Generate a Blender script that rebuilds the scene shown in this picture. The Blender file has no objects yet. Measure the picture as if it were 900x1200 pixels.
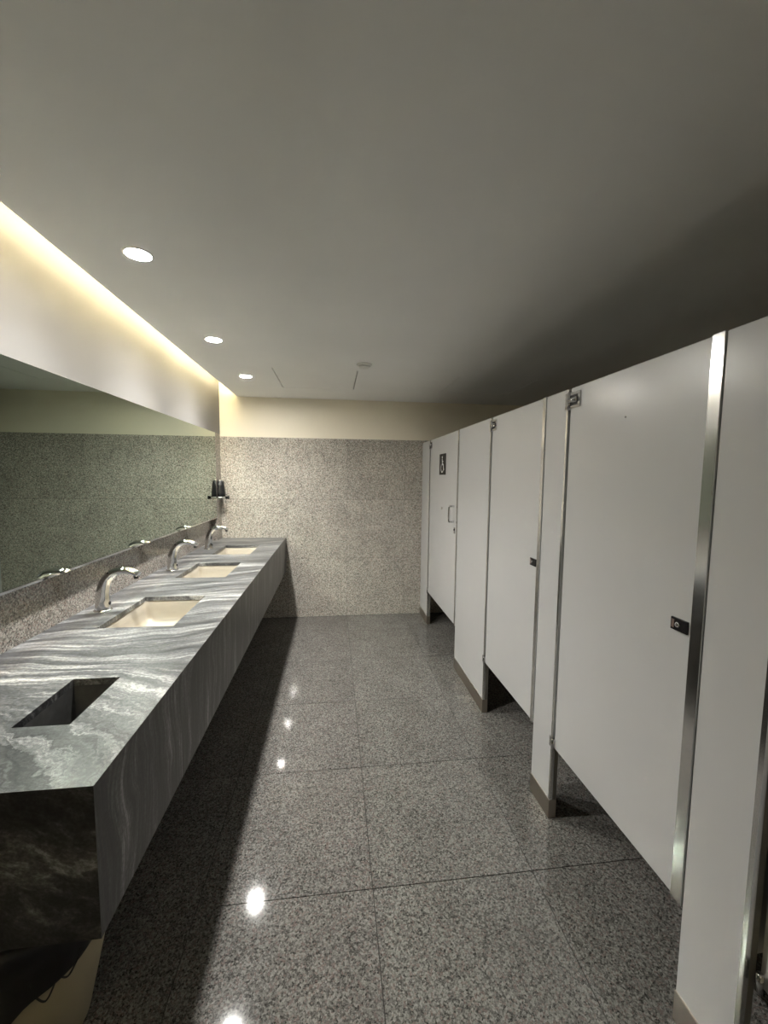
import bpy, bmesh, math, random
from mathutils import Vector, Matrix

random.seed(7)
scene = bpy.context.scene
COL = scene.collection

# ------------------------------------------------------------------ camera
H = 1.53
cam_d = bpy.data.cameras.new('camera')
cam = bpy.data.objects.new('camera', cam_d)
COL.objects.link(cam)
scene.camera = cam
cam_d.sensor_fit = 'HORIZONTAL'
cam_d.sensor_width = 36.0
cam_d.lens = 480.09 * 36.0 / 900.0
cam_d.clip_start = 0.01
YAW, PITCH, ROLL = 0.1226, 0.0865, 0.0097
_f = Vector((math.sin(YAW) * math.cos(PITCH), math.cos(YAW) * math.cos(PITCH), -math.sin(PITCH)))
_r = Vector((math.cos(YAW), -math.sin(YAW), 0))
_u = _r.cross(_f)
_r2 = _r * math.cos(ROLL) + _u * math.sin(ROLL)
_u2 = -_r * math.sin(ROLL) + _u * math.cos(ROLL)
cam.matrix_world = Matrix(((_r2.x, _u2.x, -_f.x, 0), (_r2.y, _u2.y, -_f.y, 0), (_r2.z, _u2.z, -_f.z, H), (0, 0, 0, 1)))

# ------------------------------------------------------------------ world, exposure, sampling behaviour
w = bpy.data.worlds.new('world')
scene.world = w
w.use_nodes = True
w.node_tree.nodes['Background'].inputs[0].default_value = (0, 0, 0, 1)
w.node_tree.nodes['Background'].inputs[1].default_value = 0.0
vs = scene.view_settings
scene.display_settings.display_device = 'sRGB'
vs.view_transform = 'Standard'
vs.look = 'None'
vs.gamma = 1.0
vs.use_curve_mapping = False
vs.exposure = 0.27
cy = scene.cycles
cy.max_bounces = 16
cy.diffuse_bounces = 10
cy.glossy_bounces = 8
cy.caustics_reflective = True
cy.blur_glossy = 0.0
cy.sample_clamp_indirect = 0.0
cy.use_denoising = True
cy.use_adaptive_sampling = False
cy.use_guiding = True
cy.use_surface_guiding = True
cy.guiding_training_samples = 0

DOWNLIGHT = 9.0          # watts of each of the three downlights
LAMP_COL = (1.0, .985, .95)
SPREAD = 126.0            # beam width, degrees
LENS = 760.0               # glow of the downlight lenses
LED = 52.0                # radiance of the cove strip

# ------------------------------------------------------------------ measures (metres)
XM = -1.155               # mirror face / upper left wall
XS = -1.20                # granite behind the counter
D = 4.419                 # end wall
XR = 2.50                 # wall behind the stalls
YF = -1.70                # wall behind the camera
ZT = 2.33                 # ceiling
ZG = 1.922                # top of granite on the end wall
XE = -0.978               # ceiling edge at the cove
XC = -0.504               # counter front
ZC = 0.8735               # counter top
ZB = 0.518                # apron bottom
YC = 0.879                # counter near end
P = 0.962                 # partition front plane
PT = 0.032                # partition thickness
ZP = 1.8957               # partition top
ZD = 0.3456               # door bottom
MB, MT = 1.107, 1.9427    # mirror bottom, top
MY = 4.235                # mirror far end
TX0, TW = 0.1433, 0.6256  # tile joints
TY0, TD = 1.3923, 0.6441

# ------------------------------------------------------------------ materials
def new_mat(name):
    m = bpy.data.materials.new(name)
    m.use_nodes = True
    nt = m.node_tree
    b = nt.nodes['Principled BSDF']
    return m, nt, b

def N(nt, t, **kw):
    n = nt.nodes.new(t)
    for k, v in kw.items():
        setattr(n, k, v)
    return n

def ramp(nt, stops, interp='LINEAR'):
    n = N(nt, 'ShaderNodeValToRGB')
    e = n.color_ramp.elements
    n.color_ramp.interpolation = interp
    e[0].position, e[0].color = stops[0][0], (*stops[0][1], 1)
    e[1].position, e[1].color = stops[1][0], (*stops[1][1], 1)
    for p, c in stops[2:]:
        x = e.new(p)
        x.color = (*c, 1)
    return n

def simple(name, col, rough=0.5, metal=0.0, spec=0.5, noise=0.0, nscale=8.0, bump=0.0, bscale=200.0, coat=0.0):
    m, nt, b = new_mat(name)
    b.inputs['Base Color'].default_value = (*col, 1)
    b.inputs['Roughness'].default_value = rough
    b.inputs['Metallic'].default_value = metal
    b.inputs['Specular IOR Level'].default_value = spec
    b.inputs['Coat Weight'].default_value = coat
    g = N(nt, 'ShaderNodeNewGeometry')
    if noise:
        n = N(nt, 'ShaderNodeTexNoise')
        n.inputs['Scale'].default_value = nscale
        n.inputs['Detail'].default_value = 5
        nt.links.new(g.outputs['Position'], n.inputs['Vector'])
        r = ramp(nt, [(0.3, tuple(c * (1 - noise) for c in col)), (0.7, tuple(min(1, c * (1 + noise)) for c in col))])
        nt.links.new(n.outputs['Fac'], r.inputs['Fac'])
        nt.links.new(r.outputs['Color'], b.inputs['Base Color'])
    if bump:
        n2 = N(nt, 'ShaderNodeTexNoise')
        n2.inputs['Scale'].default_value = bscale
        n2.inputs['Detail'].default_value = 3
        nt.links.new(g.outputs['Position'], n2.inputs['Vector'])
        bp = N(nt, 'ShaderNodeBump')
        bp.inputs['Strength'].default_value = bump
        bp.inputs['Distance'].default_value = 0.002
        nt.links.new(n2.outputs['Fac'], bp.inputs['Height'])
        nt.links.new(bp.outputs['Normal'], b.inputs['Normal'])
    return m

def granite(name, rough, gain=1.0, tint=(1, 1, 1), scale=165.0):
    m, nt, b = new_mat(name)
    g = N(nt, 'ShaderNodeNewGeometry')
    oi = N(nt, 'ShaderNodeObjectInfo')
    off = N(nt, 'ShaderNodeVectorMath', operation='SCALE')
    off.inputs[0].default_value = (17.0, 9.0, 23.0)
    nt.links.new(oi.outputs['Random'], off.inputs['Scale'])
    add = N(nt, 'ShaderNodeVectorMath', operation='ADD')
    nt.links.new(g.outputs['Position'], add.inputs[0])
    nt.links.new(off.outputs[0], add.inputs[1])
    def grains(sc, stops):
        v = N(nt, 'ShaderNodeTexVoronoi', feature='F1')
        v.inputs['Scale'].default_value = sc
        nt.links.new(add.outputs[0], v.inputs['Vector'])
        sep = N(nt, 'ShaderNodeSeparateColor')
        nt.links.new(v.outputs['Color'], sep.inputs[0])
        r = ramp(nt, stops, 'CONSTANT')
        nt.links.new(sep.outputs[0], r.inputs['Fac'])
        return r
    L = lambda c: tuple(x * gain * t for x, t in zip(c, tint))
    r1 = grains(scale, [(0.0, L((.050, .048, .044))), (0.15, L((.17, .162, .15))), (0.36, L((.33, .32, .295))),
                        (0.60, L((.56, .545, .51))), (0.84, L((.37, .28, .255)))])
    r2 = grains(scale * 2.1, [(0.0, L((.07, .066, .06))), (0.22, L((.29, .28, .26))), (0.66, L((.60, .585, .55)))])
    mx = N(nt, 'ShaderNodeMix', data_type='RGBA')
    mx.inputs[0].default_value = 0.4
    nt.links.new(r1.outputs['Color'], mx.inputs[6])
    nt.links.new(r2.outputs['Color'], mx.inputs[7])
    # broad cloudiness + tile to tile shift
    n = N(nt, 'ShaderNodeTexNoise')
    n.inputs['Scale'].default_value = 5.0
    n.inputs['Detail'].default_value = 4
    nt.links.new(add.outputs[0], n.inputs['Vector'])
    mr = N(nt, 'ShaderNodeMapRange')
    mr.inputs['From Min'].default_value = .3
    mr.inputs['From Max'].default_value = .7
    mr.inputs['To Min'].default_value = .9
    mr.inputs['To Max'].default_value = 1.1
    nt.links.new(n.outputs['Fac'], mr.inputs['Value'])
    mr2 = N(nt, 'ShaderNodeMapRange')
    mr2.inputs['To Min'].default_value = .95
    mr2.inputs['To Max'].default_value = 1.05
    nt.links.new(oi.outputs['Random'], mr2.inputs['Value'])
    mm = N(nt, 'ShaderNodeMath', operation='MULTIPLY')
    nt.links.new(mr.outputs[0], mm.inputs[0])
    nt.links.new(mr2.outputs[0], mm.inputs[1])
    sc = N(nt, 'ShaderNodeVectorMath', operation='SCALE')
    nt.links.new(mx.outputs[2], sc.inputs[0])
    nt.links.new(mm.outputs[0], sc.inputs['Scale'])
    nt.links.new(sc.outputs[0], b.inputs['Base Color'])
    b.inputs['Roughness'].default_value = rough
    return m

def marble(name, along, cross, seed, gain=1.0, bend=False, stops=None, run=(1.1, 15.0, 3.2, 62.0)):
    """grey marble; 'along' is the direction the veins run in, 'cross' the direction across them"""
    m, nt, b = new_mat(name)
    g = N(nt, 'ShaderNodeNewGeometry')
    a = Vector(along).normalized()
    c = Vector(cross).normalized()
    def math_(op, x, y):
        n = N(nt, 'ShaderNodeMath', operation=op)
        for i, q in enumerate((x, y)):
            if isinstance(q, (int, float)):
                n.inputs[i].default_value = q
            else:
                nt.links.new(q, n.inputs[i])
        return n.outputs[0]
    def dot(v):
        d = N(nt, 'ShaderNodeVectorMath', operation='DOT_PRODUCT')
        d.inputs[1].default_value = v
        nt.links.new(g.outputs['Position'], d.inputs[0])
        return d.outputs['Value']
    u, v = dot(a), dot(c)
    if bend:      # towards the open end of the counter the veins swing round
        sp = N(nt, 'ShaderNodeSeparateXYZ')
        nt.links.new(g.outputs['Position'], sp.inputs[0])
        mr = N(nt, 'ShaderNodeMapRange', interpolation_type='SMOOTHSTEP')
        mr.inputs['From Min'].default_value = .80
        mr.inputs['From Max'].default_value = 1.75
        mr.inputs['To Min'].default_value = 1.35
        mr.inputs['To Max'].default_value = 0.0
        nt.links.new(sp.outputs['Y'], mr.inputs['Value'])
        xs = math_('ADD', sp.outputs['X'], .5)
        v = math_('ADD', v, math_('MULTIPLY', mr.outputs[0], xs))
        w2 = N(nt, 'ShaderNodeTexNoise')      # and break up into cloudier, shorter strokes
        w2.inputs['Scale'].default_value = 16.0
        w2.inputs['Detail'].default_value = 6
        w2.inputs['Roughness'].default_value = .65
        nt.links.new(g.outputs['Position'], w2.inputs['Vector'])
        v = math_('ADD', v, math_('MULTIPLY', math_('MULTIPLY', math_('SUBTRACT', w2.outputs['Fac'], .5), mr.outputs[0]), .16))
    # slow warp across the veins
    wn = N(nt, 'ShaderNodeTexNoise')
    wn.inputs['Scale'].default_value = 2.6
    wn.inputs['Detail'].default_value = 2
    nt.links.new(g.outputs['Position'], wn.inputs['Vector'])
    v = math_('ADD', v, math_('MULTIPLY', math_('SUBTRACT', wn.outputs['Fac'], .5), .22))
    def veins(su, sv, z, detail, rough):
        cmb = N(nt, 'ShaderNodeCombineXYZ')
        nt.links.new(math_('MULTIPLY', u, su), cmb.inputs[0])
        nt.links.new(math_('MULTIPLY', v, sv), cmb.inputs[1])
        cmb.inputs[2].default_value = z
        n = N(nt, 'ShaderNodeTexNoise')
        n.inputs['Scale'].default_value = 1.0
        n.inputs['Detail'].default_value = detail
        n.inputs['Roughness'].default_value = rough
        n.inputs['Distortion'].default_value = .25
        nt.links.new(cmb.outputs[0], n.inputs['Vector'])
        return n.outputs['Fac']
    broad = veins(run[0], run[1], seed, 4, .6)
    fine = veins(run[2], run[3], seed + 3, 6, .70)
    f = math_('ADD', math_('MULTIPLY', broad, .50), math_('MULTIPLY', fine, .50))
    r1 = ramp(nt, stops or [(0.37, (.040, .042, .047)), (0.45, (.11, .115, .122)), (0.51, (.20, .205, .215)), (0.56, (.38, .385, .39)), (0.62, (.80, .80, .79))])
    for e in r1.color_ramp.elements:
        e.color = tuple(q * gain for q in e.color[:3]) + (1,)
    nt.links.new(f, r1.inputs['Fac'])
    # granular sparkle of the crystals
    sn = N(nt, 'ShaderNodeTexNoise')
    sn.inputs['Scale'].default_value = 130.0
    sn.inputs['Detail'].default_value = 3
    nt.links.new(g.outputs['Position'], sn.inputs['Vector'])
    mr2 = N(nt, 'ShaderNodeMapRange')
    mr2.inputs['From Min'].default_value = .3
    mr2.inputs['From Max'].default_value = .7
    mr2.inputs['To Min'].default_value = .62
    mr2.inputs['To Max'].default_value = 1.38
    nt.links.new(sn.outputs['Fac'], mr2.inputs['Value'])
    sc = N(nt, 'ShaderNodeVectorMath', operation='SCALE')
    nt.links.new(r1.outputs['Color'], sc.inputs[0])
    nt.links.new(mr2.outputs[0], sc.inputs['Scale'])
    nt.links.new(sc.outputs[0], b.inputs['Base Color'])
    b.inputs['Roughness'].default_value = 0.30
    b.inputs['Specular IOR Level'].default_value = .38
    return m

def emitter(name, col, strength):
    m, nt, b = new_mat(name)
    b.inputs['Base Color'].default_value = (.8, .8, .8, 1)
    b.inputs['Emission Color'].default_value = (*col, 1)
    b.inputs['Emission Strength'].default_value = strength
    return m

def brushed(name, col, rough, along):
    m, nt, b = new_mat(name)
    b.inputs['Base Color'].default_value = (*col, 1)
    b.inputs['Metallic'].default_value = 1.0
    b.inputs['Roughness'].default_value = rough
    g = N(nt, 'ShaderNodeNewGeometry')
    mp = N(nt, 'ShaderNodeMapping')
    mp.inputs['Scale'].default_value = tuple(4 if i == along else 600 for i in range(3))
    nt.links.new(g.outputs['Position'], mp.inputs['Vector'])
    n = N(nt, 'ShaderNodeTexNoise')
    n.inputs['Scale'].default_value = 1.0
    nt.links.new(mp.outputs[0], n.inputs['Vector'])
    mr = N(nt, 'ShaderNodeMapRange')
    mr.inputs['To Min'].default_value = rough * .7
    mr.inputs['To Max'].default_value = rough * 1.3
    nt.links.new(n.outputs['Fac'], mr.inputs['Value'])
    nt.links.new(mr.outputs[0], b.inputs['Roughness'])
    return m

SHADED = [(0.38, (.016, .016, .016)), (0.47, (.032, .032, .032)), (0.52, (.055, .055, .055)), (0.57, (.11, .11, .11)), (0.63, (.30, .30, .30))]  # darker copy of the counter marble, apron shade put into the colour
M = {
    'floor': granite('polished granite floor', .055, .41),
    'wallgran': granite('polished granite wall', .09, 1.22, (1.0, .985, .94)),
    'splash_shaded': granite('granite splashback', .12, .72, (1.0, .96, .91)),  # end wall stone, browner, and darkened to paint in the weaker light here
    'grout': simple('dark grout', (.022, .021, .019), .8),
    'ceiling': simple('matt ceiling paint', (.86, .855, .84), .75, noise=.03, nscale=1.5, bump=.05, bscale=90),
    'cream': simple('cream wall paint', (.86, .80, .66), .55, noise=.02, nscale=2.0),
    'paint_dimmed': simple('off-white paint darkened against lamp light', (.135, .132, .128), .8, noise=.02, nscale=2.0),  # off-white band, colour darkened to offset the strong light of the lamps
    'panel': simple('grey laminate', (.585, .587, .585), .25, noise=.015, nscale=3, bump=.03, bscale=350),
    'panel_edge': simple('dark laminate edge', (.20, .19, .17), .5),
    'marble_top': marble('grey marble top', (1, .20, 0), (-.20, 1, 0), 1.7, .46, True),
    'marble_front_shaded': marble('grey marble apron shaded', (0, .12, 1), (0, 1, -.12), 4.1, 1.0, False, SHADED),
    'marble_end_shaded': marble('grey marble end shaded', (1, 0, -.45), (.45, 0, 1), 7.7, 1.0, False, SHADED, (5.0, 8.0, 17.0, 30.0)),  # same marble as the top, shade of the end face painted in
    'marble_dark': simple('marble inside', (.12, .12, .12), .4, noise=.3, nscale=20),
    'ceramic': simple('cream vitreous china', (.40, .365, .305), .10, coat=.4),
    'chrome': simple('chrome', (.66, .66, .67), .07, 1.0),
    'steel': brushed('brushed steel', (.78, .78, .77), .17, 2),
    'steel_base': brushed('brushed steel shoe', (.42, .38, .33), .35, 1),
    'black': simple('black plastic', (.012, .012, .013), .25),
    'rubber': simple('dark rubber', (.02, .02, .02), .6),
    'bag': simple('black bin bag', (.008, .008, .010), .28, bump=.4, bscale=25),
    'bin': simple('beige plastic', (.42, .37, .25), .5),
    'white': simple('white plastic', (.75, .74, .70), .4),
    'signwhite': simple('white sign print', (.8, .8, .78), .5),
    'lens': emitter('downlight lens', (1.0, .97, .90), LENS),
    'led': emitter('warm cove strip', (1.0, .86, .55), LED),
    'brown': simple('brown indicator', (.20, .14, .12), .4),
}
m, nt, b = new_mat('tinted mirror')
b.inputs['Base Color'].default_value = (.38, .44, .38, 1)
b.inputs['Metallic'].default_value = 1.0
b.inputs['Roughness'].default_value = 0.0
M['mirror'] = m

# ------------------------------------------------------------------ mesh helpers
def obj(name, bm, mat, parent=None, smooth=False, bevel=0.0, segs=2):
    me = bpy.data.meshes.new(name)
    bmesh.ops.recalc_face_normals(bm, faces=bm.faces)
    root = parent
    while root is not None and root.parent is not None:
        root = root.parent
    if root is not None:      # vertices are given in room coordinates; store them relative to the thing's origin
        bmesh.ops.translate(bm, verts=bm.verts, vec=-root.location)
    bm.to_mesh(me)
    bm.free()
    if smooth:
        for p in me.polygons:
            p.use_smooth = True
    me.materials.append(M[mat] if isinstance(mat, str) else mat)
    o = bpy.data.objects.new(name, me)
    COL.objects.link(o)
    if parent is not None:
        o.parent = parent
    if bevel:
        md = o.modifiers.new('bevel', 'BEVEL')
        md.width = bevel
        md.segments = segs
        md.limit_method = 'ANGLE'
    return o

def bx(bm, lo, hi):
    x0, y0, z0 = lo
    x1, y1, z1 = hi
    v = [bm.verts.new(c) for c in ((x0, y0, z0), (x1, y0, z0), (x1, y1, z0), (x0, y1, z0), (x0, y0, z1), (x1, y0, z1), (x1, y1, z1), (x0, y1, z1))]
    for f in ((0, 3, 2, 1), (4, 5, 6, 7), (0, 1, 5, 4), (1, 2, 6, 5), (2, 3, 7, 6), (3, 0, 4, 7)):
        bm.faces.new([v[i] for i in f])
    return v

def box(name, lo, hi, mat, parent=None, bevel=0.0):
    bm = bmesh.new()
    bx(bm, lo, hi)
    return obj(name, bm, mat, parent, bevel=bevel)

def plate(bm, lo, hi, holes):
    """horizontal slab with rectangular holes (x0, y0, x1, y1)"""
    xs = sorted({lo[0], hi[0], *[h[0] for h in holes], *[h[2] for h in holes]})
    ys = sorted({lo[1], hi[1], *[h[1] for h in holes], *[h[3] for h in holes]})
    nx, ny = len(xs) - 1, len(ys) - 1
    def solid(i, j):
        if not (0 <= i < nx and 0 <= j < ny):
            return False
        cx, cy_ = (xs[i] + xs[i + 1]) / 2, (ys[j] + ys[j + 1]) / 2
        return not any(h[0] < cx < h[2] and h[1] < cy_ < h[3] for h in holes)
    V = {}
    def vt(i, j, k):
        if (i, j, k) not in V:
            V[i, j, k] = bm.verts.new((xs[i], ys[j], (lo[2], hi[2])[k]))
        return V[i, j, k]
    for i in range(nx):
        for j in range(ny):
            if not solid(i, j):
                continue
            bm.faces.new((vt(i, j, 1), vt(i + 1, j, 1), vt(i + 1, j + 1, 1), vt(i, j + 1, 1)))
            bm.faces.new((vt(i, j, 0), vt(i, j + 1, 0), vt(i + 1, j + 1, 0), vt(i + 1, j, 0)))
            for di, dj, a, b_ in ((-1, 0, (i, j + 1), (i, j)), (1, 0, (i + 1, j), (i + 1, j + 1)), (0, -1, (i, j), (i + 1, j)), (0, 1, (i + 1, j + 1), (i, j + 1))):
                if not solid(i + di, j + dj):
                    bm.faces.new((vt(*a, 0), vt(*b_, 0), vt(*b_, 1), vt(*a, 1)))

def lathe(bm, prof, seg=32, centre=(0, 0, 0), axis='z'):
    """profile of (radius, height); closed ends where radius is 0"""
    rings = []
    for r, h in prof:
        ring = []
        n = 1 if r < 1e-6 else seg
        for k in range(n):
            a = 2 * math.pi * k / seg
            p = (r * math.cos(a), r * math.sin(a), h)
            if axis == 'x':
                p = (p[2], p[0], p[1])
            elif axis == 'y':
                p = (p[1], p[2], p[0])
            ring.append(bm.verts.new((p[0] + centre[0], p[1] + centre[1], p[2] + centre[2])))
        rings.append(ring)
    for A, B in zip(rings, rings[1:]):
        if len(A) == 1 and len(B) == 1:
            continue
        for k in range(seg):
            k2 = (k + 1) % seg
            if len(A) == 1:
                bm.faces.new((A[0], B[k], B[k2]))
            elif len(B) == 1:
                bm.faces.new((A[k], B[0], A[k2]))
            else:
                bm.faces.new((A[k], A[k2], B[k2], B[k]))
    if len(rings[0]) > 1:
        bm.faces.new(rings[0][::-1])
    if len(rings[-1]) > 1:
        bm.faces.new(rings[-1])

def sweep(bm, pts, radii, seg=16, flat=1.0, cap=True, side=Vector((0, 1, 0))):
    """tube along pts; 'flat' scales the radius across the 'side' direction"""
    pts = [Vector(p) for p in pts]
    rings = []
    for i, p in enumerate(pts):
        t = (pts[min(i + 1, len(pts) - 1)] - pts[max(i - 1, 0)]).normalized()
        s = (side - t * side.dot(t))
        s = s.normalized() if s.length > 1e-4 else t.orthogonal().normalized()
        u = t.cross(s)
        r = radii[i] if isinstance(radii, (list, tuple)) else radii
        ra, rb = r if isinstance(r, tuple) else (r * flat, r)
        rings.append([bm.verts.new(p + s * ra * math.cos(2 * math.pi * k / seg) + u * rb * math.sin(2 * math.pi * k / seg)) for k in range(seg)])
    for A, B in zip(rings, rings[1:]):
        for k in range(seg):
            k2 = (k + 1) % seg
            bm.faces.new((A[k], A[k2], B[k2], B[k]))
    if cap:
        bm.faces.new(rings[0][::-1])
        bm.faces.new(rings[-1])

def catmull(pts, n=8):
    out = []
    P_ = [Vector(p) for p in pts]
    for i in range(len(P_) - 1):
        p0, p1, p2, p3 = P_[max(i - 1, 0)], P_[i], P_[i + 1], P_[min(i + 2, len(P_) - 1)]
        for k in range(n):
            t = k / n
            out.append(.5 * ((2 * p1) + (p2 - p0) * t + (2 * p0 - 5 * p1 + 4 * p2 - p3) * t * t + (3 * p1 - p0 - 3 * p2 + p3) * t ** 3))
    out.append(P_[-1])
    return out

def tag(o, label, cat=None, group=None, kind=None):
    o['label'] = label
    if cat:
        o['category'] = cat
    if group:
        o['group'] = group
    if kind:
        o['kind'] = kind
    return o

def thing(name, loc, label, cat, group=None):
    o = bpy.data.objects.new(name, None)
    COL.objects.link(o)
    o.location = loc
    o.empty_display_size = .05
    return tag(o, label, cat, group)

def struct(o, label, cat):
    return tag(o, label, cat, kind='structure')

def copy_tree(src, loc):
    c = src.copy()
    COL.objects.link(c)
    c.location = loc
    for ch in src.children:
        d = ch.copy()
        COL.objects.link(d)
        d.parent = c
        for g in ch.children:
            e = g.copy()
            COL.objects.link(e)
            e.parent = d
    return c

def cuts(lo, hi, start, step):
    k = math.ceil((lo - start) / step - 1e-6)
    out = [lo]
    while start + k * step < hi - 1e-3:
        if start + k * step > lo + 1e-3:
            out.append(start + k * step)
        k += 1
    return out + [hi]

# ================================================================== SETTING
GAP = 0.0016
floor = struct(box('floor', (XS - .1, YF, -.08), (XR, D + .1, -.004), 'grout'), 'grey speckled polished granite floor of large square tiles', 'floor')
fx = cuts(XS, XR, TX0, TW)
fy = cuts(YF, D, TY0, TD)
for i in range(len(fx) - 1):
    for j in range(len(fy) - 1):
        box('floor_tile', (fx[i] + GAP, fy[j] + GAP, -.0045), (fx[i + 1] - GAP, fy[j + 1] - GAP, random.uniform(-.0006, 0)), 'floor', floor)

# end wall: granite slabs below, painted band above
wall_back = struct(box('wall_back', (XM - .14, D + .004, 0), (XR, D + .12, 2.62), 'grout'), 'end wall of speckled granite slabs under a cream painted band', 'wall')
gx = cuts(XS - .02, XR, TX0, TW)
gz = [0, ZG / 3, 2 * ZG / 3, ZG]
for i in range(len(gx) - 1):
    for j in range(3):
        box('granite_slab', (gx[i] + .0007, D, gz[j] + .0009), (gx[i + 1] - .0009, D + .01, gz[j + 1] - .0009), 'wallgran', wall_back)
tag(box('painted_band', (XM - .02, D + .0015, ZG), (XR, D + .03, 2.62), 'cream', wall_back), 'cream painted upper band')

# left wall: granite behind the counter, pier beyond the mirror, painted band above the mirror
wall_left = struct(box('wall_left', (XS - .15, YF, 0), (XS - .008, D, 2.62), 'grout'), 'side wall faced with a granite splashback behind the counter', 'wall')
wall_upper = struct(box('wall_left_upper', (XS - .02, YF, MT), (XM, D - .0005, 2.60), 'paint_dimmed'), 'off-white painted band above the mirror, lit by the cove', 'wall')
ly = cuts(YF, MY, TY0, TD * 2)
for j in range(len(ly) - 1):
    for z0, z1 in ((0, ZC - .04), (ZC - .04, MB + .04)):
        box('granite_slab', (XS - .012, ly[j] + .0007, z0), (XS, ly[j + 1] - .0007, z1 - .0007), 'splash_shaded', wall_left)
tag(box('corner_pier', (XS - .01, MY, ZC), (XM - .001, D - .0005, MT), 'splash_shaded', wall_upper), 'granite corner pier beyond the mirror')
box('mirror_backing', (XS - .01, YF, MB + .002), (XM - .008, MY, MT), 'grout', wall_upper)

wall_right = struct(box('wall_right', (XR, YF, 0), (XR + .1, D + .1, 2.62), 'cream'), 'wall behind the toilet stalls', 'wall')
ry = cuts(YF, D, TY0, TD * 2)
for j in range(len(ry) - 1):
    box('granite_slab', (XR - .01, ry[j] + .001, 0), (XR + .005, ry[j + 1] - .001, ZG), 'wallgran', wall_right)
wall_front = struct(box('wall_front', (XS - .15, YF - .1, 0), (XR + .1, YF, 2.62), 'cream'), 'plain wall at the entrance end of the washroom', 'wall')

# ceiling with two access panels and the cove along the mirror wall
AP = [(-.46, 3.21, .187, 3.89), (1.00, 3.26, 1.66, 3.87)]
bm = bmesh.new()
plate(bm, (XE, YF, ZT), (XR, D + .002, ZT + .03), AP)
ceiling = struct(obj('ceiling', bm, 'ceiling'), 'matt grey-white plaster ceiling with cove slot along the mirror wall', 'ceiling')
for k, (x0, y0, x1, y1) in enumerate(AP):
    g = .008
    tag(box('access_panel', (x0 + g, y0 + .0012, ZT + .0012), (x1 - g, y1 - .0012, ZT + .028), 'ceiling', ceiling), 'flush square access panel')
box('cove_upstand', (XE, YF, ZT + .03), (XE + .02, D, ZT + .075), 'ceiling', ceiling)
box('cove_top', (XM - .03, YF, 2.56), (XR, D + .02, 2.62), 'ceiling', ceiling)
box('cove_back', (XE + .20, YF, ZT + .03), (XE + .22, D, 2.56), 'ceiling', ceiling)

# ================================================================== LIGHT FITTINGS
LX = -.708
lamps = []
dl_lab = ['round recessed ceiling downlight above the basin beside the waste slot',
          'round recessed ceiling downlight above the middle basin',
          'round recessed ceiling downlight closest to the granite end wall']
d0 = thing('downlight', (LX, 1.67, ZT), dl_lab[0], 'downlight', 'ceiling downlights over the counter')
bm = bmesh.new()
prof = [(.042, -.0005), (.0425, -.003), (.046, -.004), (.051, -.002), (.052, .0)]
rings = []
for r, h in prof:
    rings.append([bm.verts.new((LX + r * math.cos(2 * math.pi * k / 40), 1.67 + r * math.sin(2 * math.pi * k / 40), ZT + h)) for k in range(40)])
for A, B in zip(rings, rings[1:]):
    for k in range(40):
        bm.faces.new((A[k], A[(k + 1) % 40], B[(k + 1) % 40], B[k]))
obj('trim_ring', bm, 'white', d0, smooth=True)
bm = bmesh.new()
bm.faces.new([bm.verts.new((LX + .042 * math.cos(2 * math.pi * k / 20), 1.67 - .042 * math.sin(2 * math.pi * k / 20), ZT - .0012)) for k in range(20)])
ln = obj('lens', bm, 'lens', d0)
ln['label'] = 'glowing round lens'
ld = bpy.data.lights.new('downlight_beam', 'AREA')
ld.shape = 'DISK'
ld.size = .078
ld.energy = DOWNLIGHT
ld.color = LAMP_COL
ld.spread = math.radians(SPREAD)
lo_ = bpy.data.objects.new('downlight_beam', ld)
COL.objects.link(lo_)
lo_.parent = d0
lo_.location = (0, 0, -.002)
for lab, yl in zip(dl_lab[1:], (2.618, 3.52)):
    tag(copy_tree(d0, (LX, yl, ZT)), lab)

led = tag(box('led_strip', (XE + .035, YF + .1, ZT + .045), (XE + .05, D - .16, ZT + .084), 'led'), 'warm glowing strip light hidden in the ceiling cove above the mirror', 'strip light')

det = thing('smoke_detector', (.218, 3.014, ZT), 'small flat white round detector on the ceiling near the access panel', 'detector')
bm = bmesh.new()
lathe(bm, [(.056, 0), (.056, -.008), (.052, -.012)], 32, (.218, 3.014, ZT))
obj('base', bm, 'white', det, smooth=False)
bm = bmesh.new()
lathe(bm, [(.043, -.012), (.042, -.020), (.034, -.026), (0, -.027)], 32, (.218, 3.014, ZT))
obj('cap', bm, 'white', det, smooth=True)

# ================================================================== COUNTER
SX0, SX1 = -1.003, -.694
SINKS = [(1.832, 2.288), (2.70, 3.156), (3.485, 3.941)]
CH = (-.828, 1.115, -.688, 1.372)
ct = thing('vanity_counter', (-.85, 2.6, ZB), 'long grey veined marble washbasin counter with deep apron', 'counter')
MI = .022             # stone thickness; outer edges are mitred
bm = bmesh.new()
plate(bm, (XS + .0005, YC, ZC - MI), (XC, D - .001, ZC), [(SX0, a, SX1, b_) for a, b_ in SINKS] + [CH])
for v in bm.verts:
    if v.co.z < ZC - .01:
        if v.co.x > XC - .001:
            v.co.x = XC - MI
        if v.co.y < YC + .001:
            v.co.y = YC + MI
obj('countertop', bm, 'marble_top', ct)
def hexa(name, pts, mat, parent):
    bm = bmesh.new()
    vs_ = [bm.verts.new(p) for p in pts]
    for f in ((0, 1, 2, 3), (7, 6, 5, 4), (0, 4, 5, 1), (1, 5, 6, 2), (2, 6, 7, 3), (3, 7, 4, 0)):
        bm.faces.new([vs_[i] for i in f])
    return obj(name, bm, mat, parent)
e_ = .0004
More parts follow.
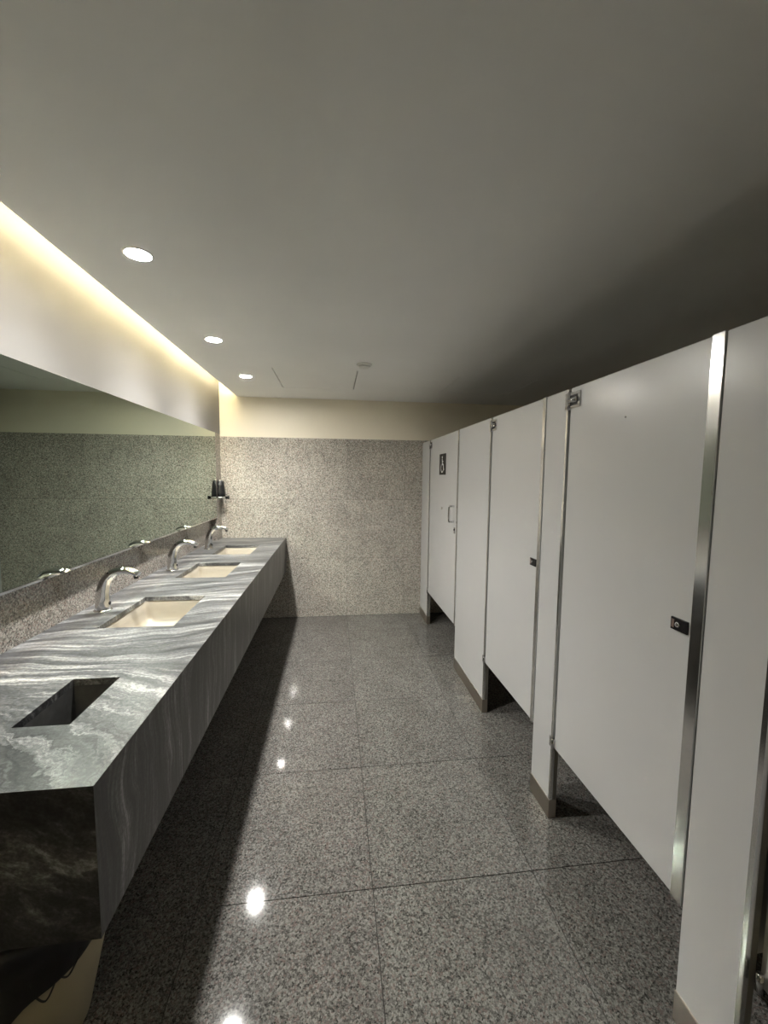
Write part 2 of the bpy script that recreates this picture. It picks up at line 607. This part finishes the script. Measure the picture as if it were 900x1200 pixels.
hexa('front_apron', [(XC, YC + e_, ZB), (XC, YC + e_, ZC - e_), (XC - MI, YC + MI + e_, ZC - MI - e_), (XC - MI, YC + MI + e_, ZB),
                     (XC, D - .001, ZB), (XC, D - .001, ZC - e_), (XC - MI, D - .001, ZC - MI - e_), (XC - MI, D - .001, ZB)], 'marble_front_shaded', ct)
hexa('end_apron', [(XC - e_, YC, ZB), (XC - e_, YC, ZC - e_), (XC - MI - e_, YC + MI, ZC - MI - e_), (XC - MI - e_, YC + MI, ZB),
                   (XS + .0005, YC, ZB), (XS + .0005, YC, ZC - e_), (XS + .0005, YC + MI, ZC - MI - e_), (XS + .0005, YC + MI, ZB)], 'marble_end_shaded', ct)
bm = bmesh.new()
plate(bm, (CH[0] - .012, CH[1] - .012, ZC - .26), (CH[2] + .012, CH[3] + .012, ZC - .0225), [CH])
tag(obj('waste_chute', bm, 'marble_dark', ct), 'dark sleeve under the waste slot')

def rrect(x0, y0, x1, y1, r, n=5):
    pts = []
    for cx, cy_, a0 in ((x1 - r, y1 - r, 0), (x0 + r, y1 - r, 90), (x0 + r, y0 + r, 180), (x1 - r, y0 + r, 270)):
        for k in range(n + 1):
            a = math.radians(a0 + 90 * k / n)
            pts.append((cx + r * math.cos(a), cy_ + r * math.sin(a)))
    return pts

sink_labels = ['cream rectangular undermount basin nearest the waste slot', 'cream rectangular undermount basin in the middle of the counter',
               'cream rectangular undermount basin nearest the granite end wall']
fau_labels = ['chrome arched sensor tap at the basin nearest the waste slot', 'chrome arched sensor tap at the middle basin',
              'chrome arched sensor tap at the basin nearest the end wall']

def make_sink():
    a, b_ = SINKS[0]
    s = thing('undermount_basin', ((SX0 + SX1) / 2, (a + b_) / 2, ZC - .17), sink_labels[0], 'basin', 'basins in the marble counter')
    zt = ZC - .0225
    loops = []
    def lp(off, r, z):
        loops.append([(x, y, z) for x, y in rrect(SX0 - off, a - off, SX1 + off, b_ + off, r)])
    lp(.030, .03, zt)
    lp(.006, .022, zt)
    lp(.002, .022, zt - .006)
    lp(-.004, .025, zt - .05)
    lp(-.010, .03, zt - .085)
    lp(-.022, .035, zt - .103)
    lp(-.045, .04, zt - .112)
    lp(-.110, .03, zt - .117)
    bm = bmesh.new()
    R_ = [[bm.verts.new(p) for p in L] for L in loops]
    n = len(R_[0])
    for A, B in zip(R_, R_[1:]):
        for k in range(n):
            bm.faces.new((A[k], A[(k + 1) % n], B[(k + 1) % n], B[k]))
    bm.faces.new(R_[-1])
    # outside shell
    outer = []
    for off, r, z in ((.030, .03, zt - .012), (.012, .03, zt - .014), (.006, .03, zt - .09), (-.02, .04, zt - .125), (-.09, .03, zt - .132)):
        outer.append([bm.verts.new((x, y, z)) for x, y in rrect(SX0 - off, a - off, SX1 + off, b_ + off, r)])
    chain = [R_[0]] + outer
    for A, B in zip(chain, chain[1:]):
        for k in range(n):
            bm.faces.new((A[k], B[k], B[(k + 1) % n], A[(k + 1) % n]))
    bm.faces.new(outer[-1])
    o = obj('bowl', bm, 'ceramic', s, smooth=True)
    c = ((SX0 + SX1) / 2, (a + b_) / 2, zt - .117)
    bm = bmesh.new()
    lathe(bm, [(.0, .001), (.018, .001), (.022, .004), (.030, .003), (.032, .0)], 28, c)
    d = obj('drain', bm, 'chrome', s, smooth=True)
    return s

def make_faucet():
    y = 2.08
    bx_ = -1.106
    f = thing('sensor_tap', (bx_, y, ZC), fau_labels[0], 'tap', 'chrome taps on the counter')
    bm = bmesh.new()
    lathe(bm, [(.040, 0), (.040, .003), (.037, .006), (.032, .007)], 32, (bx_, y, ZC))
    obj('base_ring', bm, 'chrome', f, smooth=True)
    ctrl = [(bx_, y, ZC + .004), (bx_ + .001, y, ZC + .05), (bx_ + .006, y, ZC + .10), (bx_ + .022, y, ZC + .148),
            (bx_ + .055, y, ZC + .182), (bx_ + .098, y, ZC + .194), (bx_ + .140, y, ZC + .188), (bx_ + .170, y, ZC + .172)]
    rad = [(.031, .034), (.030, .032), (.027, .029), (.024, .024), (.023, .020), (.0235, .018), (.024, .016), (.022, .014)]
    pts = catmull(ctrl, 6)
    rr = []
    for i in range(len(pts)):
        t = i / 6
        k = min(int(t), len(rad) - 2)
        q = t - k
        rr.append((rad[k][0] * (1 - q) + rad[k + 1][0] * q, rad[k][1] * (1 - q) + rad[k + 1][1] * q))
    bm = bmesh.new()
    sweep(bm, pts, rr, 20)
    obj('spout', bm, 'chrome', f, smooth=True, bevel=.002)
    # flat plate inlaid on the spout head
    bm = bmesh.new()
    sweep(bm, [(bx_ + .118, y, ZC + .2045), (bx_ + .140, y, ZC + .2005), (bx_ + .160, y, ZC + .1925)], [(.012, .0035), (.013, .0035), (.011, .0035)], 12)
    obj('spout_cap', bm, 'chrome', f, smooth=True)
    bm = bmesh.new()
    lathe(bm, [(.0105, 0), (.0105, -.014), (.008, -.016)], 20, (bx_ + .156, y, ZC + .168))
    obj('aerator', bm, 'rubber', f, smooth=False)
    bm = bmesh.new()
    lathe(bm, [(.009, 0), (.009, .004), (.006, .0055), (0, .006)], 20, (bx_ + .030, y, ZC + .035), 'x')
    tag(obj('sensor_eye', bm, 'black', f, smooth=True), 'small black sensor eye')
    return f

s0 = make_sink()
for k in (1, 2):
    a, b_ = SINKS[k]
    tag(copy_tree(s0, ((SX0 + SX1) / 2, (a + b_) / 2, ZC - .17)), sink_labels[k])
f0 = make_faucet()
for k, y in ((1, 2.938), (2, 3.772)):
    tag(copy_tree(f0, (-1.106, y, ZC)), fau_labels[k])

# ================================================================== MIRROR
mr_ = thing('wall_mirror', (XM, 2.0, MB), 'wide frameless green tinted mirror above the marble counter', 'mirror')
tag(box('glass', (XM - .006, YF + .02, MB), (XM + .002, MY, MT), 'mirror', mr_), 'green tinted mirror glass')
box('bottom_channel', (XM - .007, YF + .02, MB - .004), (XM + .0045, MY, MB + .006), 'chrome', mr_)

# ================================================================== SOAP DISPENSER
sx, sy, sz = XM + .018, 4.305, 1.30
sd = thing('soap_dispenser', (sx, sy, sz), 'black and chrome wall soap dispenser at the end of the mirror', 'dispenser')
def flat_back(bm):       # the fitting has a flat back against the pier
    for v in bm.verts:
        v.co.x = max(v.co.x, XM + .0005)
    return bm
bm = bmesh.new()
lathe(bm, [(.052, .012), (.051, .05), (.044, .12), (.038, .165), (.034, .17)], 28, (sx, sy, sz))
tag(obj('tank', flat_back(bm), 'black', sd, smooth=True), 'black tapered tank')
bm = bmesh.new()
lathe(bm, [(.039, .166), (.040, .178), (.034, .183), (0, .185)], 28, (sx, sy, sz))
obj('lid', flat_back(bm), 'chrome', sd, smooth=True)
bm = bmesh.new()
lathe(bm, [(.040, -.008), (.056, -.006), (.060, .004), (.056, .013), (.045, .014)], 28, (sx, sy, sz))
obj('collar', flat_back(bm), 'chrome', sd, smooth=True)
bm = bmesh.new()
lathe(bm, [(.014, 0), (.014, .020), (.017, .021), (.018, .034), (0, .037)], 20, (sx + .052, sy, sz + .003), 'x')
obj('push_knob', bm, 'black', sd, smooth=True)

# ================================================================== TOILET STALLS
def pilaster(y0, y1, label):
    t = thing('stall_pilaster', (P + PT / 2, (y0 + y1) / 2, 0), label, 'partition post', 'grey laminate stall posts')
    obj_ = box('panel', (P, y0, .02), (P + PT, y1, ZP), 'panel', t, bevel=.0015)
    s = box('shoe', (P - .004, y0 - .001, 0), (P + PT, y1 + .0005, .088), 'steel_base', t, bevel=.0012)
    s['label'] = 'brown-grey metal floor shoe'
    box('edge_strip', (P - .0015, y0 - .0012, .09), (P + .012, y0 + .011, ZP - .002), 'steel', t)
    for z0, z1 in ((ZP - .085, ZP - .018), (ZD - .006, ZD + .04))[:1 if y0 < 1 else 2]:
        box('hinge_plate', (P - .005, y0, z0), (P + .0003, y0 + .018, z1), 'chrome', t, bevel=.001)
    box('stop_strip', (P + .012, y0 - .0012, .09), (P + PT - .003, y0 + .002, ZP - .002), 'panel_edge', t)
    return t

PIL = [(4.062, D - .002, 'narrow grey stall post against the granite end wall'),
       (2.452, 3.092, 'broad grey stall post between the wheelchair stall and the next door'),
       (1.618, 1.792, 'slim grey stall post between two doors with black latch plates'),
       (.760, .931, 'grey stall post beside the stall door standing open')]
for a, b_, lab in PIL:
    pilaster(a, b_, lab)

DY = .015     # hinge side gap

def hinge(parent, yh, z0, z1, big):
    """wrap-around hinge; yh is the joint between post and door"""
    h = box('hinge', (P - .005, yh - .008, z0), (P + .0003, yh + .002, z1), 'chrome', parent, bevel=.001)
    h['label'] = 'chrome hinge bracket'
    if big:
        zc_ = (z0 + z1) / 2
        hh = (z1 - z0) / 2
        bm = bmesh.new()
        bx(bm, (P - .004, yh - .078, zc_ + hh * .62), (P + .001, yh - .004, zc_ + hh * .95))
        bx(bm, (P - .004, yh - .078, zc_ - hh * .95), (P + .001, yh - .004, zc_ - hh * .62))
        bx(bm, (P - .004, yh - .078, zc_ - hh * .62), (P + .001, yh - .064, zc_ + hh * .62))
        obj('door_leaf', bm, 'chrome', h, bevel=.001)
        bm = bmesh.new()
        bx(bm, (P - .002, yh - .064, zc_ - hh * .62), (P + .001, yh - .004, zc_ + hh * .62))
        obj('recess', bm, 'rubber', h)
        bm = bmesh.new()
        sweep(bm, [(P - .004, yh - .060, zc_), (P - .006, yh - .012, zc_)], .0115, 14, side=Vector((1, 0, 0)))
        obj('knuckle', bm, 'chrome', h, smooth=True)
        bm = bmesh.new()
        lathe(bm, [(.007, zc_ - hh - .003), (.007, zc_ + hh + .003)], 14, (P - .003, yh - .004, 0))
        obj('pin', bm, 'chrome', h, smooth=True)
    else:
        bm = bmesh.new()
        lathe(bm, [(.008, z0 - .004), (.008, z1)], 14, (P - .004, yh - .006, 0))
        obj('pin', bm, 'chrome', h, smooth=True)

def stall_door(y0, y1, label, latch, strip_w=.033, parent_loc=None):
    """door closed in the partition plane, hinged at y1"""
    t = thing('stall_door', (P + .012, y1, ZD), label, 'stall door', 'grey laminate stall doors')
    t['kind'] = 'thing'
    box('panel', (P + .001, y0 + .004, ZD), (P + .026, y1 - DY, ZP - .001), 'panel', t, bevel=.0015)
    s = box('edge_strip', (P - .004, y0 + .001, ZD - .002), (P + .0285, y0 + strip_w, ZP + .001), 'steel', t, bevel=.0008)
    s['label'] = 'brushed steel strip along the latch edge'
    hinge(t, y1 - .004, ZP - .085, ZP - .018, True)
    hinge(t, y1 - .004, ZD - .006, ZD + .04, False)
    if latch:
        yl, zl = y0 + strip_w + .009, 1.123
        lp = box('latch_plate', (P - .004, yl, zl - .018), (P + .002, yl + .056, zl + .018), 'black', t, bevel=.001)
        lp['label'] = 'black occupancy latch plate'
        bm = bmesh.new()
        lathe(bm, [(0, -.0075), (.006, -.007), (.0085, -.004)], 18, (P, yl + .033, zl), 'x')
        obj('turn_knob', bm, 'chrome', lp, smooth=True)
        box('indicator', (P - .0046, yl + .044, zl - .012), (P - .0035, yl + .053, zl + .012), 'brown', lp)
    return t

door_a = stall_door(3.094, 4.060, 'grey stall door with black wheelchair sign and pull handle', False, .026)
door_b = stall_door(1.795, 2.450, 'grey stall door next along from the wheelchair stall, latch plate beside slim post', True, .026)
door_c = stall_door(.933, 1.616, 'widest looking grey stall door with bright steel strip beside the open stall', True, .036)
tag(door_c, 'grey stall door with broad bright steel strip, next to the open stall')

# sign, handle and fittings on the accessible stall door
sy0, sy1, sz0, sz1 = 3.470, 3.672, 1.550, 1.735
sign = tag(box('sign_plate', (P - .004, sy0, sz0), (P + .001, sy1, sz1), 'black', door_a, bevel=.001), 'black sign with white wheelchair symbol')
bm = bmesh.new()
def S(u, v, k=0):   # sign coordinates: u to the right as read, v up
    return (P - .0044 - k, (sy0 + sy1) / 2 - u, (sz0 + sz1) / 2 + v)
def ribbon(pts, wdt):
    for (a, b_) in zip(pts, pts[1:]):
        d = Vector((b_[0] - a[0], b_[1] - a[1], 0)).normalized()
        n = Vector((-d.y, d.x, 0)) * wdt / 2
        q = [(a[0] + n.x, a[1] + n.y), (b_[0] + n.x, b_[1] + n.y), (b_[0] - n.x, b_[1] - n.y), (a[0] - n.x, a[1] - n.y)]
        vs_ = [bm.verts.new(S(*p)) for p in q] + [bm.verts.new(S(*p, -.002)) for p in q]
        for f in ((0, 1, 2, 3), (7, 6, 5, 4), (0, 4, 5, 1), (1, 5, 6, 2), (2, 6, 7, 3), (3, 7, 4, 0)):
            bm.faces.new([vs_[i] for i in f])
hc = [(-.006 + .0105 * math.cos(a * math.pi / 9), .062 + .0105 * math.sin(a * math.pi / 9)) for a in range(18)]
bm.faces.new([bm.verts.new(S(*p)) for p in hc])
ribbon([(-.008, .048), (-.002, .0), (.030, -.002), (.044, -.048), (.056, -.044)], .014)
ribbon([(-.004, .026), (.024, .024)], .010)
ribbon([(.004 + .040 * math.cos(math.radians(a)) - .01, -.030 + .040 * math.sin(math.radians(a))) for a in range(130, 345, 18)], .009)
obj('wheelchair_symbol', bm, 'signwhite', sign)

bm = bmesh.new()
hy, hz0, hz1 = 3.195, 1.172, 1.296
sweep(bm, catmull([(P + .002, hy, hz0), (P - .028, hy, hz0), (P - .040, hy, hz0 + .012), (P - .040, hy, hz1 - .012), (P - .028, hy, hz1), (P + .002, hy, hz1)], 5), .009, 12)
tag(obj('pull_handle', bm, 'chrome', door_a, smooth=True), 'chrome D-shaped pull handle')
lk = box('latch_plate', (P - .003, 3.155, 1.078), (P + .002, 3.185, 1.128), 'chrome', door_a, bevel=.001)
bm = bmesh.new()
lathe(bm, [(0, -.009), (.007, -.008), (.008, -.002)], 16, (P, 3.170, 1.110), 'x')
obj('turn_knob', bm, 'black', lk, smooth=True)
bm = bmesh.new()
lathe(bm, [(0, -.006), (.009, -.004), (.012, .001)], 16, (P, 3.57, 1.252), 'x')
tag(obj('bolt', bm, 'steel_base', door_a, smooth=True), 'small round through-bolt')
bm = bmesh.new()
lathe(bm, [(0, -.002), (.003, -.0015), (.004, .001)], 12, (P, 1.275, 1.735), 'x')
obj('bolt', bm, 'steel', door_c, smooth=True)

# stall whose door stands open inwards
door_d = thing('stall_door', (P + .020, .728, ZD), 'grey stall door swung open into its stall', 'stall door', 'grey laminate stall doors')
door_d['kind'] = 'thing'
bm = bmesh.new()
ang = math.radians(84)
def rot(x, y):   # local: x thickness, y width from hinge
    return (P + .020 + math.sin(ang) * y + math.cos(ang) * x, .728 - math.cos(ang) * y - math.sin(ang) * x * -1)
for o_, nm, y0, y1, x0, x1, mt in ((0, 'panel', .012, .62, 0, .025, 'panel'), (1, 'edge_strip', .62, .645, -.002, .027, 'steel')):
    bm2 = bmesh.new()
    base = [rot(x0, y0), rot(x1, y0), rot(x1, y1), rot(x0, y1)]
    vs_ = [bm2.verts.new((*p, ZD)) for p in base] + [bm2.verts.new((*p, ZP)) for p in base]
    for f in ((0, 1, 2, 3), (7, 6, 5, 4), (0, 4, 5, 1), (1, 5, 6, 2), (2, 6, 7, 3), (3, 7, 4, 0)):
        bm2.faces.new([vs_[i] for i in f])
    obj(nm, bm2, mt, door_d, bevel=.001)
bm.free()
for z0, z1 in ((ZP - .085, ZP - .018), (ZD - .004, ZD + .04)):
    bm = bmesh.new()
    lathe(bm, [(.008, z0), (.008, z1)], 14, (P + .022, .742, 0))
    obj('hinge', bm, 'chrome', door_d, smooth=True)

for y, lab in ((2.77, 'dividing panel behind the broad stall post'), (1.705, 'dividing panel behind the slim stall post'), (.85, 'dividing panel behind the open stall door')):
    t = thing('stall_divider', (1.7, y, .3), 'grey laminate ' + lab, 'partition panel', 'panels between the stalls')
    box('panel', (P + PT + .02, y - .0125, .30), (XR - .012, y + .0125, ZP), 'panel', t, bevel=.001)
    for z in (.42, 1.10, 1.78):
        box('bracket', (P + PT + .0003, y - .022, z), (P + PT + .045, y + .022, z + .05), 'chrome', t)

# ================================================================== BIN UNDER THE COUNTER
bcx, bcy = -.805, 1.12
bn = thing('waste_bin', (bcx, bcy, 0), 'round beige plastic bin with black bag under the counter end', 'bin')
bm = bmesh.new()
lathe(bm, [(.105, .0), (.110, .004), (.152, .20), (.202, .44), (.209, .45), (.200, .452), (.193, .44), (.145, .20), (.103, .012), (0, .010)], 40, (bcx, bcy, 0))
obj('body', bm, 'bin', bn, smooth=True)
bm = bmesh.new()
seg = 72
rings = []
def bin_r(z):      # outside radius of the bin at height z
    return .110 + .042 * z / .20 if z < .2 else .152 + .050 * (z - .2) / .24
for k_, (rr_, zz) in enumerate([(.165, .36), (.194, .440), (.200, .462), (.216, .462), (.222, .445), (0, .66), (0, .33), (0, 0)]):
    ring = []
    for k in range(seg):
        a = 2 * math.pi * k / seg
        low = .5 + .5 * math.cos(a - math.radians(195))          # the bag hangs lowest on the wall side
        hem = .335 - .18 * low + .012 * math.sin(5 * a) + .006 * math.sin(11 * a)
        wob = .004 * math.sin(7 * a + k_) + .003 * math.sin(13 * a + 2 * k_)
        if k_ < 5:
            z, r = zz, rr_ + wob * (1 if k_ > 2 else .3)
        else:
            z = hem + (.445 - hem) * zz
            r = bin_r(z) + .012 + .03 * low * (1 - abs(zz - .33)) + wob
        ring.append(bm.verts.new((bcx + r * math.cos(a), bcy + r * math.sin(a), z)))
    rings.append(ring)
for A, B in zip(rings, rings[1:]):
    for k in range(seg):
        bm.faces.new((A[k], A[(k + 1) % seg], B[(k + 1) % seg], B[k]))
bag = obj('bag', bm, 'bag', bn, smooth=True)
bag['label'] = 'black bin bag folded over the rim'
for a, dz in ((-52, .085), (-38, .06)):
    bm = bmesh.new()
    def on(deg, z):
        r_ = bin_r(z) + .016
        return (bcx + r_ * math.cos(math.radians(deg)), bcy + r_ * math.sin(math.radians(deg)), z)
    pts = catmull([on(a - 7, .34), on(a - 6, .34 - dz * .5), on(a, .34 - dz), on(a + 6, .34 - dz * .5), on(a + 7, .34)], 6)
    sweep(bm, pts, .0022, 8, side=Vector((.3, .2, .9)))
    obj('tie_loop', bm, 'rubber', bn, smooth=True)
